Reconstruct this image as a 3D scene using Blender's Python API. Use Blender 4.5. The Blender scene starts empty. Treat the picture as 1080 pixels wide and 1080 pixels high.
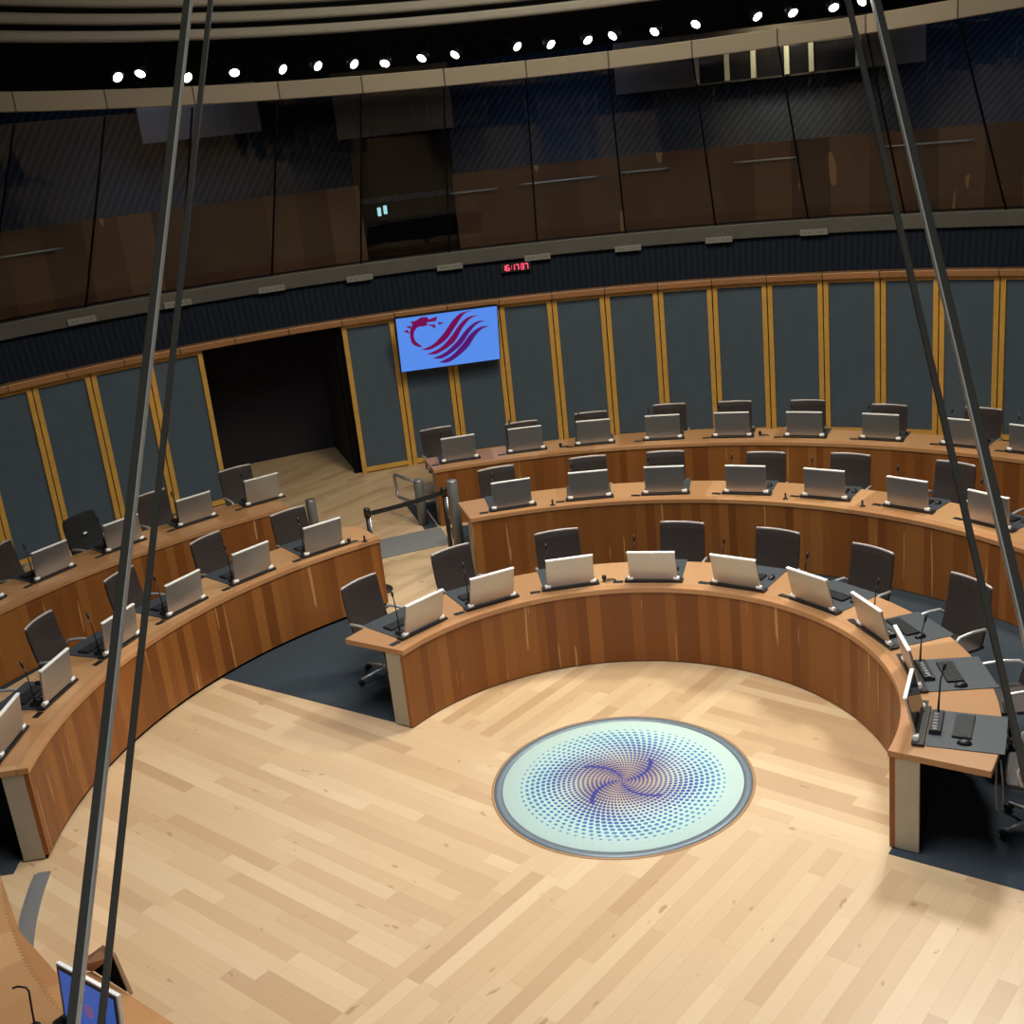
import bpy, bmesh, math, random
from mathutils import Vector, Matrix
random.seed(7)
SC = bpy.context.scene
COL = SC.collection
sin, cos, pi, rad = math.sin, math.cos, math.pi, math.radians

# ------------------------------------------------------------------ camera
cd = bpy.data.cameras.new('camera'); cam = bpy.data.objects.new('camera', cd); COL.objects.link(cam)
cd.sensor_fit = 'HORIZONTAL'; cd.sensor_width = 36.0; cd.lens = 1258.3 / 1080 * 36.0
cd.clip_start = 0.05; cd.clip_end = 100
RT = Vector((0.99386272, 0.04217835, -0.10226379)); UP = Vector((0.08317396, 0.32456195, 0.94220042)); FW = Vector((-0.0729314, 0.94492356, -0.31906188))
CP = Vector((0.0, -8.4054, 5.1930))
m = Matrix((RT, UP, -FW)).transposed().to_4x4(); m.translation = CP
cam.matrix_world = m
SC.camera = cam

# ------------------------------------------------------------------ world, exposure
w = bpy.data.worlds.new('world'); SC.world = w; w.use_nodes = True
w.node_tree.nodes['Background'].inputs[0].default_value = (0.55, 0.65, 1.0, 1)
w.node_tree.nodes['Background'].inputs[1].default_value = 0.02
SC.view_settings.view_transform = 'Standard'; SC.view_settings.look = 'None'
SC.view_settings.exposure = 0.0; SC.view_settings.gamma = 1.0; SC.view_settings.use_curve_mapping = False

# ------------------------------------------------------------------ large lights (key light and added, unseen fills)
def area(name, loc, size, power, color, aim=None, spread=None):
    l = bpy.data.lights.new(name, 'AREA'); l.shape = 'DISK'; l.size = size; l.energy = power; l.color = color
    if spread: l.spread = spread
    o = bpy.data.objects.new(name, l); COL.objects.link(o); o.location = loc
    if aim: o.rotation_euler = (Vector(aim) - Vector(loc)).to_track_quat('-Z', 'Y').to_euler()
    return o
area('overhead_fill', (-0.5, -1.5, 8.6), 5.0, 480, (1.0, 0.945, 0.87), (0.0, -0.3, 0), rad(140))  # added soft disc standing in for spotlight spread and bounce
area('key_light', (4.3, 4.4, 8.4), 1.2, 260, (1.0, 0.93, 0.82), (1.0, -0.5, 0), rad(120))
area('wall_fill', (0.6, 3.4, 8.7), 2.5, 400, (1.0, 0.84, 0.56), (0.5, 8.5, 0), rad(160))  # added fill, no fitting here, brightens the wall panels
area('rear_fill', (0.5, -13.5, 6.9), 2.5, 110, (1.0, 0.93, 0.84), (0, -6, 4.6))  # unseen fill added behind the camera to lift the near glass edges
area('door_post_fill', (10.7 * math.sin(0.29), 10.7 * math.cos(0.29), 6.0), 0.8, 7, (1.0, 0.88, 0.6), (11.5 * math.sin(0.29), 11.5 * math.cos(0.29), 5.45), rad(110))  # added fill that brightens the cream door posts
for ga in (-32, 0, 32):
    area('gallery_veil_fill', (10.4 * math.sin(math.radians(ga)), 10.4 * math.cos(math.radians(ga)), 5.9), 1.4, 6, (0.45, 0.62, 1.0), (12.4 * math.sin(math.radians(ga)), 12.4 * math.cos(math.radians(ga)), 4.3))  # added blue fill standing in for bluish reflections on the near glass
SPOT_POWER = 60

# ------------------------------------------------------------------ node helpers
def newmat(name):
    mt = bpy.data.materials.new(name); mt.use_nodes = True
    nt = mt.node_tree; b = nt.nodes['Principled BSDF']
    return mt, nt, b
def N(nt, typ, **kw):
    n = nt.nodes.new(typ)
    for k, v in kw.items(): setattr(n, k, v)
    return n
def M(nt, op, a, b=None, c=None):
    n = nt.nodes.new('ShaderNodeMath'); n.operation = op
    for i, x in enumerate((a, b, c)):
        if x is None: continue
        if isinstance(x, (int, float)): n.inputs[i].default_value = x
        else: nt.links.new(x, n.inputs[i])
    return n.outputs[0]
def mix(nt, f, a, b):
    n = nt.nodes.new('ShaderNodeMix'); n.data_type = 'RGBA'
    for idx, x in ((0, f), (6, a), (7, b)):
        if isinstance(x, (int, float)): n.inputs[idx].default_value = x
        elif isinstance(x, tuple): n.inputs[idx].default_value = (*x[:3], 1)
        else: nt.links.new(x, n.inputs[idx])
    return n.outputs[2]
def ramp(nt, f, stops, interp='LINEAR'):
    n = nt.nodes.new('ShaderNodeValToRGB'); n.color_ramp.interpolation = interp
    e = n.color_ramp.elements
    while len(e) < len(stops): e.new(0.5)
    for el, (p, c) in zip(e, stops): el.position = p; el.color = (*c, 1)
    nt.links.new(f, n.inputs[0]); return n.outputs[0]
def comb(nt, x, y, z=0.0):
    n = nt.nodes.new('ShaderNodeCombineXYZ')
    for i, v in enumerate((x, y, z)):
        if isinstance(v, (int, float)): n.inputs[i].default_value = v
        else: nt.links.new(v, n.inputs[i])
    return n.outputs[0]
def white(nt, vec):
    n = nt.nodes.new('ShaderNodeTexWhiteNoise'); n.noise_dimensions = '3D'; nt.links.new(vec, n.inputs[0]); return n.outputs[0]
def noise(nt, vec, scale, detail=3, rough=0.5):
    n = nt.nodes.new('ShaderNodeTexNoise'); n.inputs['Scale'].default_value = scale; n.inputs['Detail'].default_value = detail
    n.inputs['Roughness'].default_value = rough
    nt.links.new(vec, n.inputs['Vector']); return n.outputs[0]
def objxyz(nt):
    t = nt.nodes.new('ShaderNodeTexCoord'); s = nt.nodes.new('ShaderNodeSeparateXYZ'); nt.links.new(t.outputs['Object'], s.inputs[0])
    return s.outputs[0], s.outputs[1], s.outputs[2], t.outputs['Object']
def plain(name, col, rough=0.5, metal=0.0, var=0.06, nscale=30, bump=0.0, spec=None):
    mt, nt, b = newmat(name)
    x, y, z, v = objxyz(nt)
    n = noise(nt, v, nscale, 3)
    lo = tuple(max(0, c * (1 - var * 2)) for c in col); hi = tuple(min(1, c * (1 + var * 2)) for c in col)
    nt.links.new(mix(nt, n, lo, hi), b.inputs['Base Color'])
    b.inputs['Roughness'].default_value = rough; b.inputs['Metallic'].default_value = metal
    if spec is not None: b.inputs['Specular IOR Level'].default_value = spec
    if bump:
        bp = nt.nodes.new('ShaderNodeBump'); bp.inputs['Strength'].default_value = bump; bp.inputs['Distance'].default_value = 0.004
        nt.links.new(n, bp.inputs['Height']); nt.links.new(bp.outputs[0], b.inputs['Normal'])
    return mt
def emit(name, col, strength):
    mt, nt, b = newmat(name)
    b.inputs['Base Color'].default_value = (0, 0, 0, 1)
    b.inputs['Emission Color'].default_value = (*col, 1); b.inputs['Emission Strength'].default_value = strength
    return mt

def mat_floor():
    mt, nt, b = newmat('maple_planks')
    x, y, z, v = objxyz(nt)
    a = rad(-37)
    X = M(nt, 'ADD', M(nt, 'MULTIPLY', x, cos(a)), M(nt, 'MULTIPLY', y, sin(a)))
    Y = M(nt, 'ADD', M(nt, 'MULTIPLY', x, -sin(a)), M(nt, 'MULTIPLY', y, cos(a)))
    sel = M(nt, 'GREATER_THAN', M(nt, 'MULTIPLY', X, Y), 0.0)
    inv = M(nt, 'SUBTRACT', 1.0, sel)
    U = M(nt, 'ADD', M(nt, 'MULTIPLY', sel, X), M(nt, 'MULTIPLY', inv, Y))
    V = M(nt, 'ADD', M(nt, 'MULTIPLY', sel, Y), M(nt, 'MULTIPLY', inv, X))
    W, L = 0.118, 1.3
    vr = M(nt, 'DIVIDE', V, W); row = M(nt, 'FLOOR', vr); fr = M(nt, 'FRACT', vr)
    rr = white(nt, comb(nt, row, sel, 3.1))
    ur = M(nt, 'ADD', M(nt, 'DIVIDE', U, L), M(nt, 'MULTIPLY', rr, 7.3)); pl = M(nt, 'FLOOR', ur); fu = M(nt, 'FRACT', ur)
    rnd = white(nt, comb(nt, row, pl, sel))
    base = ramp(nt, rnd, [(0.0, (0.47, 0.295, 0.155)), (0.10, (0.57, 0.385, 0.215)), (0.35, (0.64, 0.455, 0.265)), (0.7, (0.70, 0.515, 0.31)), (1.0, (0.78, 0.605, 0.385))])
    gr = noise(nt, comb(nt, M(nt, 'MULTIPLY', U, 1.3), M(nt, 'MULTIPLY', V, 22.0), rnd), 2.2, 4, 0.6)
    c1 = mix(nt, M(nt, 'MULTIPLY', gr, 0.42), base, (0.50, 0.33, 0.18))
    big = noise(nt, v, 0.9, 2)
    c1 = mix(nt, M(nt, 'MULTIPLY', big, 0.40), c1, (0.62, 0.45, 0.32))
    knot = M(nt, 'GREATER_THAN', noise(nt, comb(nt, M(nt, 'MULTIPLY', U, 3.0), M(nt, 'MULTIPLY', V, 9.0), 4.0), 1.7, 2), 0.72)
    c1 = mix(nt, M(nt, 'MULTIPLY', knot, 0.55), c1, (0.30, 0.17, 0.08))
    g1 = M(nt, 'LESS_THAN', fr, 0.018); g2 = M(nt, 'LESS_THAN', fu, 0.0022)
    gap = M(nt, 'MULTIPLY', M(nt, 'MAXIMUM', g1, g2), 0.32)
    nt.links.new(mix(nt, gap, c1, (0.22, 0.12, 0.05)), b.inputs['Base Color'])
    nt.links.new(M(nt, 'ADD', 0.30, M(nt, 'MULTIPLY', gr, 0.14)), b.inputs['Roughness'])
    b.inputs['Specular IOR Level'].default_value = 0.45
    return mt
def polar(nt):
    x, y, z, v = objxyz(nt)
    th = M(nt, 'ARCTAN2', x, y)
    r = M(nt, 'SQRT', M(nt, 'ADD', M(nt, 'MULTIPLY', x, x), M(nt, 'MULTIPLY', y, y)))
    return th, r, z
def mat_boards(name, R, W, stops, rough=0.42, seed=0.0, joint=0.0):
    """vertical boards round a curved panel of radius R"""
    mt, nt, b = newmat(name)
    th, r, z = polar(nt)
    s = M(nt, 'DIVIDE', M(nt, 'MULTIPLY', th, R), W)
    row = M(nt, 'FLOOR', M(nt, 'ADD', s, M(nt, 'MULTIPLY', noise(nt, comb(nt, M(nt, 'MULTIPLY', s, .35), seed, 0.0), 1.0, 1), 1.6)))
    rnd = white(nt, comb(nt, row, seed, 1.0))
    base = ramp(nt, rnd, stops)
    gr = noise(nt, comb(nt, M(nt, 'MULTIPLY', s, 5.0), rnd, M(nt, 'MULTIPLY', z, 1.4)), 2.2, 4, 0.65)
    c = mix(nt, M(nt, 'MULTIPLY', gr, 0.45), base, stops[0][1])
    sap = M(nt, 'GREATER_THAN', noise(nt, comb(nt, M(nt, 'MULTIPLY', s, 2.6), seed + 3.3, M(nt, 'MULTIPLY', z, .9)), 1.0, 1, .3), 0.735)
    c = mix(nt, M(nt, 'MULTIPLY', sap, 0.6), c, (0.62, 0.34, 0.15))
    nt.links.new(c, b.inputs['Base Color']); b.inputs['Roughness'].default_value = rough
    b.inputs['Specular IOR Level'].default_value = 0.35
    return mt
def mat_top(name, R0, seed=0.0):
    """worktop: pale edging strip with finger joints, then wide radial boards"""
    mt, nt, b = newmat(name)
    th, r, z = polar(nt)
    s = M(nt, 'DIVIDE', M(nt, 'MULTIPLY', th, R0), 0.33)
    rnd = white(nt, comb(nt, M(nt, 'FLOOR', s), seed, 2.0))
    base = ramp(nt, rnd, [(0, (0.40, 0.205, 0.090)), (0.5, (0.50, 0.27, 0.125)), (1, (0.60, 0.35, 0.18))])
    gr = noise(nt, comb(nt, M(nt, 'MULTIPLY', s, 9.0), rnd, M(nt, 'MULTIPLY', r, 2.0)), 2.0, 4, 0.6)
    c = mix(nt, M(nt, 'MULTIPLY', gr, 0.5), base, (0.34, 0.17, 0.075))
    tooth = M(nt, 'PINGPONG', M(nt, 'MULTIPLY', th, R0), 0.02)
    rim = M(nt, 'LESS_THAN', r, M(nt, 'ADD', R0 + 0.075, M(nt, 'MULTIPLY', tooth, 1.2)))
    e = ramp(nt, white(nt, comb(nt, M(nt, 'FLOOR', M(nt, 'MULTIPLY', s, .45)), seed, 5.0)), [(0, (0.42, 0.20, 0.085)), (1, (0.52, 0.27, 0.12))])
    c = mix(nt, rim, c, e)
    line = M(nt, 'LESS_THAN', M(nt, 'ABSOLUTE', M(nt, 'SUBTRACT', r, M(nt, 'ADD', R0 + 0.075, M(nt, 'MULTIPLY', tooth, 1.2)))), 0.004)
    c = mix(nt, M(nt, 'MULTIPLY', line, 0.55), c, (0.16, 0.07, 0.03))
    nt.links.new(c, b.inputs['Base Color']); b.inputs['Roughness'].default_value = 0.35
    return mt
def mat_disc():
    mt, nt, b = newmat('dotted_glass')
    th, r, z = polar(nt)
    RD = 0.93
    q = M(nt, 'DIVIDE', r, RD)
    lr = M(nt, 'MULTIPLY', M(nt, 'POWER', q, 0.80), 25.0)
    ring = M(nt, 'FLOOR', lr); fr = M(nt, 'SUBTRACT', M(nt, 'FRACT', lr), 0.5)
    K = 76.0
    av = M(nt, 'ADD', M(nt, 'MULTIPLY', th, K / (2 * pi)), M(nt, 'MULTIPLY', ring, 0.30))
    fa = M(nt, 'SUBTRACT', M(nt, 'FRACT', av), 0.5)
    d2 = M(nt, 'ADD', M(nt, 'MULTIPLY', M(nt, 'MULTIPLY', fa, fa), 1.0), M(nt, 'MULTIPLY', M(nt, 'MULTIPLY', fr, fr), 1.0))
    arms = M(nt, 'COSINE', M(nt, 'ADD', M(nt, 'MULTIPLY', th, 4.0), M(nt, 'MULTIPLY', q, 8.4)))
    arm01 = M(nt, 'MULTIPLY_ADD', arms, 0.5, 0.5)
    size = ramp(nt, q, [(0.0, (.22,) * 3), (0.55, (.155,) * 3), (0.80, (.10,) * 3), (0.93, (.0,) * 3)])
    dot = M(nt, 'LESS_THAN', d2, M(nt, 'MULTIPLY', size, M(nt, 'MULTIPLY_ADD', arm01, 0.5, 0.75)))
    bg0 = ramp(nt, q, [(0.0, (0.42, 0.30, 0.19)), (0.28, (0.50, 0.42, 0.28)), (0.50, (0.55, 0.66, 0.60)), (0.72, (0.58, 0.82, 0.82)), (1.0, (0.68, 0.90, 0.88))])
    bg = mix(nt, M(nt, 'MULTIPLY', arm01, M(nt, 'SUBTRACT', 0.62, M(nt, 'MINIMUM', 0.62, M(nt, 'MULTIPLY', q, 0.9)))), bg0, (0.62, 0.52, 0.25))
    dc = ramp(nt, q, [(0.0, (0.03, 0.03, 0.22)), (0.35, (0.045, 0.05, 0.25)), (0.6, (0.05, 0.12, 0.45)), (0.85, (0.12, 0.33, 0.62)), (1.0, (0.3, 0.5, 0.7))])
    line = M(nt, 'MULTIPLY', M(nt, 'GREATER_THAN', arms, 0.965), M(nt, 'LESS_THAN', q, 0.42))
    c = mix(nt, dot, bg, dc)
    c = mix(nt, M(nt, 'MULTIPLY', line, 0.85), c, (0.02, 0.03, 0.30))
    nt.links.new(c, b.inputs['Base Color']); b.inputs['Roughness'].default_value = 0.5; b.inputs['Specular IOR Level'].default_value = 0.2
    return mt
def mat_slats(name, c0, c1, pitch, R, slant=0.9):
    mt, nt, b = newmat(name)
    th, r, z = polar(nt)
    s = M(nt, 'ADD', M(nt, 'MULTIPLY', th, R), M(nt, 'MULTIPLY', z, slant))
    f = M(nt, 'PINGPONG', s, pitch / 2)
    k = M(nt, 'GREATER_THAN', f, pitch * 0.22)
    nt.links.new(mix(nt, k, c0, c1), b.inputs['Base Color']); b.inputs['Roughness'].default_value = 0.6
    return mt
def mat_jointed(name, col, R, a_off, pitch_deg, width=0.012, rough=0.5):
    """plain band with dark butt joints every pitch_deg"""
    mt, nt, b = newmat(name)
    th, r, z = polar(nt)
    f = M(nt, 'FRACT', M(nt, 'DIVIDE', M(nt, 'SUBTRACT', th, rad(a_off) - 40 * rad(pitch_deg)), rad(pitch_deg)))
    k = M(nt, 'LESS_THAN', f, width / (R * rad(pitch_deg)))
    rnd = white(nt, comb(nt, M(nt, 'FLOOR', M(nt, 'DIVIDE', M(nt, 'SUBTRACT', th, rad(a_off) - 40 * rad(pitch_deg)), rad(pitch_deg))), 0.0, 0.0))
    c = mix(nt, rnd, tuple(x * .88 for x in col), tuple(min(1, x * 1.1) for x in col))
    nt.links.new(mix(nt, k, c, (0.01, 0.01, 0.01)), b.inputs['Base Color']); b.inputs['Roughness'].default_value = rough
    return mt
def mat_glass(name, tint, edge=1.5):
    mt = bpy.data.materials.new(name); mt.use_nodes = True; nt = mt.node_tree; nt.nodes.clear()
    o = nt.nodes.new('ShaderNodeOutputMaterial'); t = nt.nodes.new('ShaderNodeBsdfTransparent'); g = nt.nodes.new('ShaderNodeBsdfGlossy')
    t.inputs[0].default_value = (*tint, 1); g.inputs['Roughness'].default_value = 0.01; g.inputs['Color'].default_value = (1, 1, 1, 1)
    f = nt.nodes.new('ShaderNodeFresnel'); f.inputs[0].default_value = edge
    mx = nt.nodes.new('ShaderNodeMixShader')
    ge = nt.nodes.new('ShaderNodeNewGeometry')
    nt.links.new(M(nt, 'MULTIPLY', f.outputs[0], M(nt, 'SUBTRACT', 1.0, ge.outputs['Backfacing'])), mx.inputs[0]); nt.links.new(t.outputs[0], mx.inputs[1]); nt.links.new(g.outputs[0], mx.inputs[2]); nt.links.new(mx.outputs[0], o.inputs[0])
    return mt

CHERRY = [(0.0, (0.175, 0.057, 0.013)), (0.3, (0.235, 0.080, 0.018)), (0.65, (0.285, 0.104, 0.024)), (1.0, (0.345, 0.137, 0.034))]
FLOOR = mat_floor()
CARPET = plain('carpet_slate', (0.040, 0.052, 0.068), 0.95, 0, 0.12, 60, 0.3, 0.1)
DISC = mat_disc()
STEEL = plain('brushed_steel', (0.42, 0.43, 0.44), 0.38, 0.75, 0.05)
GREYMETAL = plain('grey_metal', (0.20, 0.21, 0.22), 0.45, 0.3, 0.05)
SILVER = plain('monitor_silver', (0.46, 0.465, 0.48), 0.33, 0.85, 0.03)
SILVER_EDGE = plain('silver_edge', (0.92, 0.93, 0.95), 0.35, 0.0, 0.02)
CHROME = plain('chrome', (0.75, 0.76, 0.78), 0.16, 1.0, 0.02)
BLACK = plain('black_plastic', (0.012, 0.012, 0.014), 0.4, 0, 0.05)
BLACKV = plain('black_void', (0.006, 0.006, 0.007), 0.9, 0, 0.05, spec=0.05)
SCREEN = plain('dark_screen', (0.02, 0.018, 0.02), 0.08, 0, 0.02)
PAD = plain('desk_pad_slate', (0.040, 0.050, 0.062), 0.55, 0, 0.06, 50)
LEATHER = plain('brown_black_leather', (0.040, 0.031, 0.031), 0.42, 0, 0.08, 25, 0.15)
ALU = plain('polished_aluminium', (0.72, 0.73, 0.75), 0.3, 0.55, 0.03)
TOPEDGE = plain('pale_top_edge', (0.50, 0.46, 0.47), 0.35, 0.2, 0.05)
MESHB = plain('black_mesh', (0.010, 0.011, 0.014), 0.7, 0, 0.08)
CREAM = plain('cream_panel', (0.42, 0.38, 0.31), 0.5, 0, 0.04, 8)
OAK = plain('oak_gold', (0.60, 0.34, 0.075), 0.42, 0, 0.12, 9)
RAILWOOD = mat_jointed('rail_wood', (0.33, 0.155, 0.065), 10.1, 2.0, 4.63, 0.014, 0.4)
FELT = plain('slate_felt', (0.060, 0.090, 0.130), 0.8, 0, 0.10, 4)
NAVY = mat_slats('navy_slats', (0.003, 0.006, 0.014), (0.006, 0.012, 0.026), 0.09, 10.2, 0.0)
for nm in (NAVY,): nm.node_tree.nodes['Principled BSDF'].inputs['Specular IOR Level'].default_value = 0.1
NAVY2 = mat_slats('navy_slanted_slats', (0.030, 0.044, 0.072), (0.010, 0.015, 0.028), 0.12, 11.6, -0.8)
SILLM = plain('grey_sill', (0.075, 0.073, 0.068), 0.5, 0, 0.10, 3)
BEIGE = mat_jointed('beige_rail', (0.175, 0.145, 0.115), 8.1, -3.4, 7.58, 0.02, 0.5)
GALWOOD = mat_boards('gallery_wood', 11.2, 0.55, [(0.0, (0.07, 0.030, 0.016)), (0.5, (0.15, 0.066, 0.032)), (1.0, (0.26, 0.13, 0.06))], 0.6, 2.0)
RINGM = plain('ceiling_ring_grey', (0.15, 0.14, 0.132), 0.6, 0, 0.06, 4)
BROWNBEIGE = plain('gallery_wall_taupe', (0.13, 0.105, 0.085), 0.8, 0, 0.2, 1.2)
WARMWHITE = plain('painted_post_cream', (0.70, 0.64, 0.46), 0.5, 0, 0.04)
LAMP = emit('lamp_white', (1.0, 0.97, 0.92), 14.0)
GLASS = mat_glass('clear_glass', (0.94, 0.96, 0.97), 1.45)
GLASSG = mat_glass('gallery_glass', (0.86, 0.88, 0.90), 1.36)
GLASSEDGE = plain('glass_edge_green', (0.10, 0.105, 0.10), 0.5, 0, 0.1, 6)
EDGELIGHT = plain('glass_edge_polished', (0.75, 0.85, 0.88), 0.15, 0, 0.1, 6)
BELT = plain('belt_black', (0.010, 0.010, 0.012), 0.7, 0, 0.05)
REDLED = emit('red_led', (1.0, 0.06, 0.12), 3.0)
TVBLUE = emit('screen_blue', (0.105, 0.29, 0.90), 1.0)
TVRED = emit('screen_crimson', (0.19, 0.0, 0.085), 1.0)
TVRED2 = emit('screen_plum', (0.10, 0.005, 0.16), 1.0)
PCBLUE = emit('pc_blue', (0.035, 0.09, 0.34), 1.0)
PCPINK = emit('pc_emblem', (0.16, 0.07, 0.20), 1.0)
CYANLIGHT = emit('lit_window', (0.55, 0.95, 1.0), 1.1)
CURTAIN = plain('dark_curtain', (0.012, 0.009, 0.016), 0.85, 0, 0.1, 5)
KEYM = plain('key_dark', (0.035, 0.038, 0.042), 0.4, 0, 0.1)
CABLE = plain('cable_grey', (0.20, 0.21, 0.22), 0.5, 0, 0.05)

# ------------------------------------------------------------------ mesh helpers
def pol(r, a, z=0.0): return Vector((r * sin(rad(a)), r * cos(rad(a)), z))
def face(bm, vs, mi=0):
    try: f = bm.faces.new(vs); f.material_index = mi; return f
    except ValueError: return None
def add_box(bm, c, s, rot=None, mi=0, taper=1.0):
    vs = []
    for dx, dy, dz in ((-1,-1,-1),(1,-1,-1),(1,1,-1),(-1,1,-1),(-1,-1,1),(1,-1,1),(1,1,1),(-1,1,1)):
        t = taper if dz > 0 else 1.0
        p = Vector((dx * s[0] / 2 * t, dy * s[1] / 2 * t, dz * s[2] / 2))
        if rot: p = rot @ p
        vs.append(bm.verts.new(Vector(c) + p))
    for q in ((0,3,2,1),(4,5,6,7),(0,1,5,4),(1,2,6,5),(2,3,7,6),(3,0,4,7)): face(bm, [vs[i] for i in q], mi)
def add_tube(bm, pts, r, n=8, mi=0, caps=True, radii=None):
    pts = [Vector(p) for p in pts]; rings = []
    prev = None
    for i, p in enumerate(pts):
        d = (pts[min(i + 1, len(pts) - 1)] - pts[max(i - 1, 0)]).normalized()
        if prev is None:
            up = Vector((0, 0, 1)) if abs(d.z) < 0.9 else Vector((1, 0, 0)); u = d.cross(up).normalized()
        else:
            u = (prev - d * prev.dot(d)).normalized()
        prev = u; v = d.cross(u)
        rr = radii[i] if radii else r
        rings.append([bm.verts.new(p + (u * cos(2 * pi * k / n) + v * sin(2 * pi * k / n)) * rr) for k in range(n)])
    for a, b in zip(rings, rings[1:]):
        for k in range(n):
            f = face(bm, [a[k], a[(k + 1) % n], b[(k + 1) % n], b[k]], mi)
            if f: f.smooth = True
    if caps: face(bm, rings[0][::-1], mi); face(bm, rings[-1], mi)
def add_arc(bm, r0, r1, a0, a1, z0, z1, step=1.5, mi=0, r0b=None, r1b=None, zf=None):
    """closed annular block; r0b/r1b are the radii at the bottom; zf(a) lifts it"""
    n = max(1, int(abs(a1 - a0) / step)); r0b = r0 if r0b is None else r0b; r1b = r1 if r1b is None else r1b
    prof = [(r0b, z0), (r1b, z0), (r1, z1), (r0, z1)]; rings = []
    for i in range(n + 1):
        a = a0 + (a1 - a0) * i / n; dz = zf(a) if zf else 0
        rings.append([bm.verts.new(pol(r, a, z + dz)) for r, z in prof])
    for p, q in zip(rings, rings[1:]):
        for k in range(4):
            face(bm, [p[k], p[(k + 1) % 4], q[(k + 1) % 4], q[k]], mi)
    face(bm, rings[0][::-1], mi); face(bm, rings[-1], mi)
def add_lathe(bm, prof, n=24, c=(0, 0, 0), mi=0):
    c = Vector(c); rings = []
    for r, z in prof:
        if r < 1e-6: rings.append([bm.verts.new(c + Vector((0, 0, z)))])
        else: rings.append([bm.verts.new(c + Vector((r * cos(2 * pi * k / n), r * sin(2 * pi * k / n), z))) for k in range(n)])
    for a, b in zip(rings, rings[1:]):
        for k in range(n):
            if len(a) == 1 and len(b) == 1: continue
            if len(a) == 1: f = face(bm, [a[0], b[(k + 1) % n], b[k]], mi)
            elif len(b) == 1: f = face(bm, [a[k], a[(k + 1) % n], b[0]], mi)
            else: f = face(bm, [a[k], a[(k + 1) % n], b[(k + 1) % n], b[k]], mi)
            if f: f.smooth = True
def add_poly(bm, pts, thick, mi=0):
    """prism from a planar polygon given as 3-D points, extruded by vector thick"""
    a = [bm.verts.new(Vector(p)) for p in pts]; b = [bm.verts.new(Vector(p) + Vector(thick)) for p in pts]
    n = len(pts); face(bm, a[::-1], mi); face(bm, b, mi)
    for i in range(n): face(bm, [a[i], a[(i + 1) % n], b[(i + 1) % n], b[i]], mi)
def obj(name, fill, mats, parent=None, bevel=0.0, smooth=False, kind=None, loc=None):
    bm = bmesh.new(); fill(bm)
    bmesh.ops.recalc_face_normals(bm, faces=bm.faces)
    me = bpy.data.meshes.new(name); bm.to_mesh(me); bm.free()
    for mt in (mats if isinstance(mats, (list, tuple)) else [mats]): me.materials.append(mt)
    if smooth:
        for p in me.polygons: p.use_smooth = True
    o = bpy.data.objects.new(name, me); COL.objects.link(o)
    if parent: o.parent = parent
    if loc: o.location = loc
    if bevel:
        md = o.modifiers.new('bevel', 'BEVEL'); md.width = bevel; md.segments = 2; md.limit_method = 'ANGLE'
    if kind: o['kind'] = kind
    return o
def struct(name, fill, mats, **k): return obj(name, fill, mats, kind='structure', **k)
def thing(name, label, cat, loc=(0, 0, 0), rz=0.0, group=None):
    o = bpy.data.objects.new(name, None); COL.objects.link(o); o.location = loc; o.rotation_euler = (0, 0, rz)
    o.empty_display_size = 0.1
    tag(o, label, cat, group); return o
def tag(o, label, cat, group=None):
    o['label'] = label; o['category'] = cat
    if group: o['group'] = group
    return o
def dup(root, loc, rz, label, rot=None):
    r = root.copy(); COL.objects.link(r); r.location = loc; r.rotation_euler = rot if rot else (0, 0, rz); r['label'] = label
    for ch in [c for c in ALL[root.name]]:
        c = ch[0].copy(); COL.objects.link(c); c.parent = r
        for g in ch[1]:
            d = g.copy(); COL.objects.link(d); d.parent = c
    return r
ALL = {}
def register(root):
    ALL[root.name] = [(c, [g for g in bpy.data.objects if g.parent == c]) for c in bpy.data.objects if c.parent == root]
ORD = ['leftmost', 'second from the left', 'third from the left', 'fourth from the left', 'fifth from the left', 'sixth from the left',
       'seventh from the left', 'eighth from the left', 'ninth from the left', 'tenth from the left', 'eleventh from the left', 'twelfth from the left',
       'thirteenth from the left', 'fourteenth from the left', 'fifteenth from the left', 'sixteenth from the left', 'seventeenth from the left',
       'eighteenth from the left', 'nineteenth from the left', 'twentieth from the left']
def ordl(i, n):
    if i == n - 1: return 'rightmost'
    if n > 10 and i > n // 2:
        k = n - 1 - i
        return ['rightmost', 'second from the right', 'third from the right', 'fourth from the right', 'fifth from the right', 'sixth from the right',
                'seventh from the right', 'eighth from the right', 'ninth from the right', 'tenth from the right'][k]
    return ORD[i]

# ------------------------------------------------------------------ floor
def f_floor(bm): add_lathe(bm, [(1.055, -0.02), (1.055, 0.0), (13.2, 0.0), (13.2, -0.3), (0, -0.3)], 96)
fl = struct('floor', f_floor, FLOOR)
for p in fl.data.polygons: p.use_smooth = False
def carpet(a0, a1, r0, r1, z=0.004):
    return struct('floor_carpet', lambda bm: add_arc(bm, r0, r1, a0, a1, 0.0002, z), CARPET)
carpet(-58.3, -37.5, 2.16, 4.735)
carpet(-37.2, -20.5, 2.16, 3.35)
carpet(-20.2, 123, 2.16, 4.60)
carpet(-17.5, 64, 4.74, 6.82)
carpet(-99, -33.5, 4.8, 6.65)
carpet(-19.7, -18.2, 6.95, 8.3)
carpet(-18, 60, 7.02, 8.1)
carpet(-68, -33.5, 6.85, 8.1)
struct('floor_ramp', lambda bm: add_arc(bm, 6.2, 6.9, -26.8, -18.0, 0.0002, 0.012), plain('ramp_grey', (0.22, 0.23, 0.24), 0.6, 0.1, 0.05))
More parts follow.
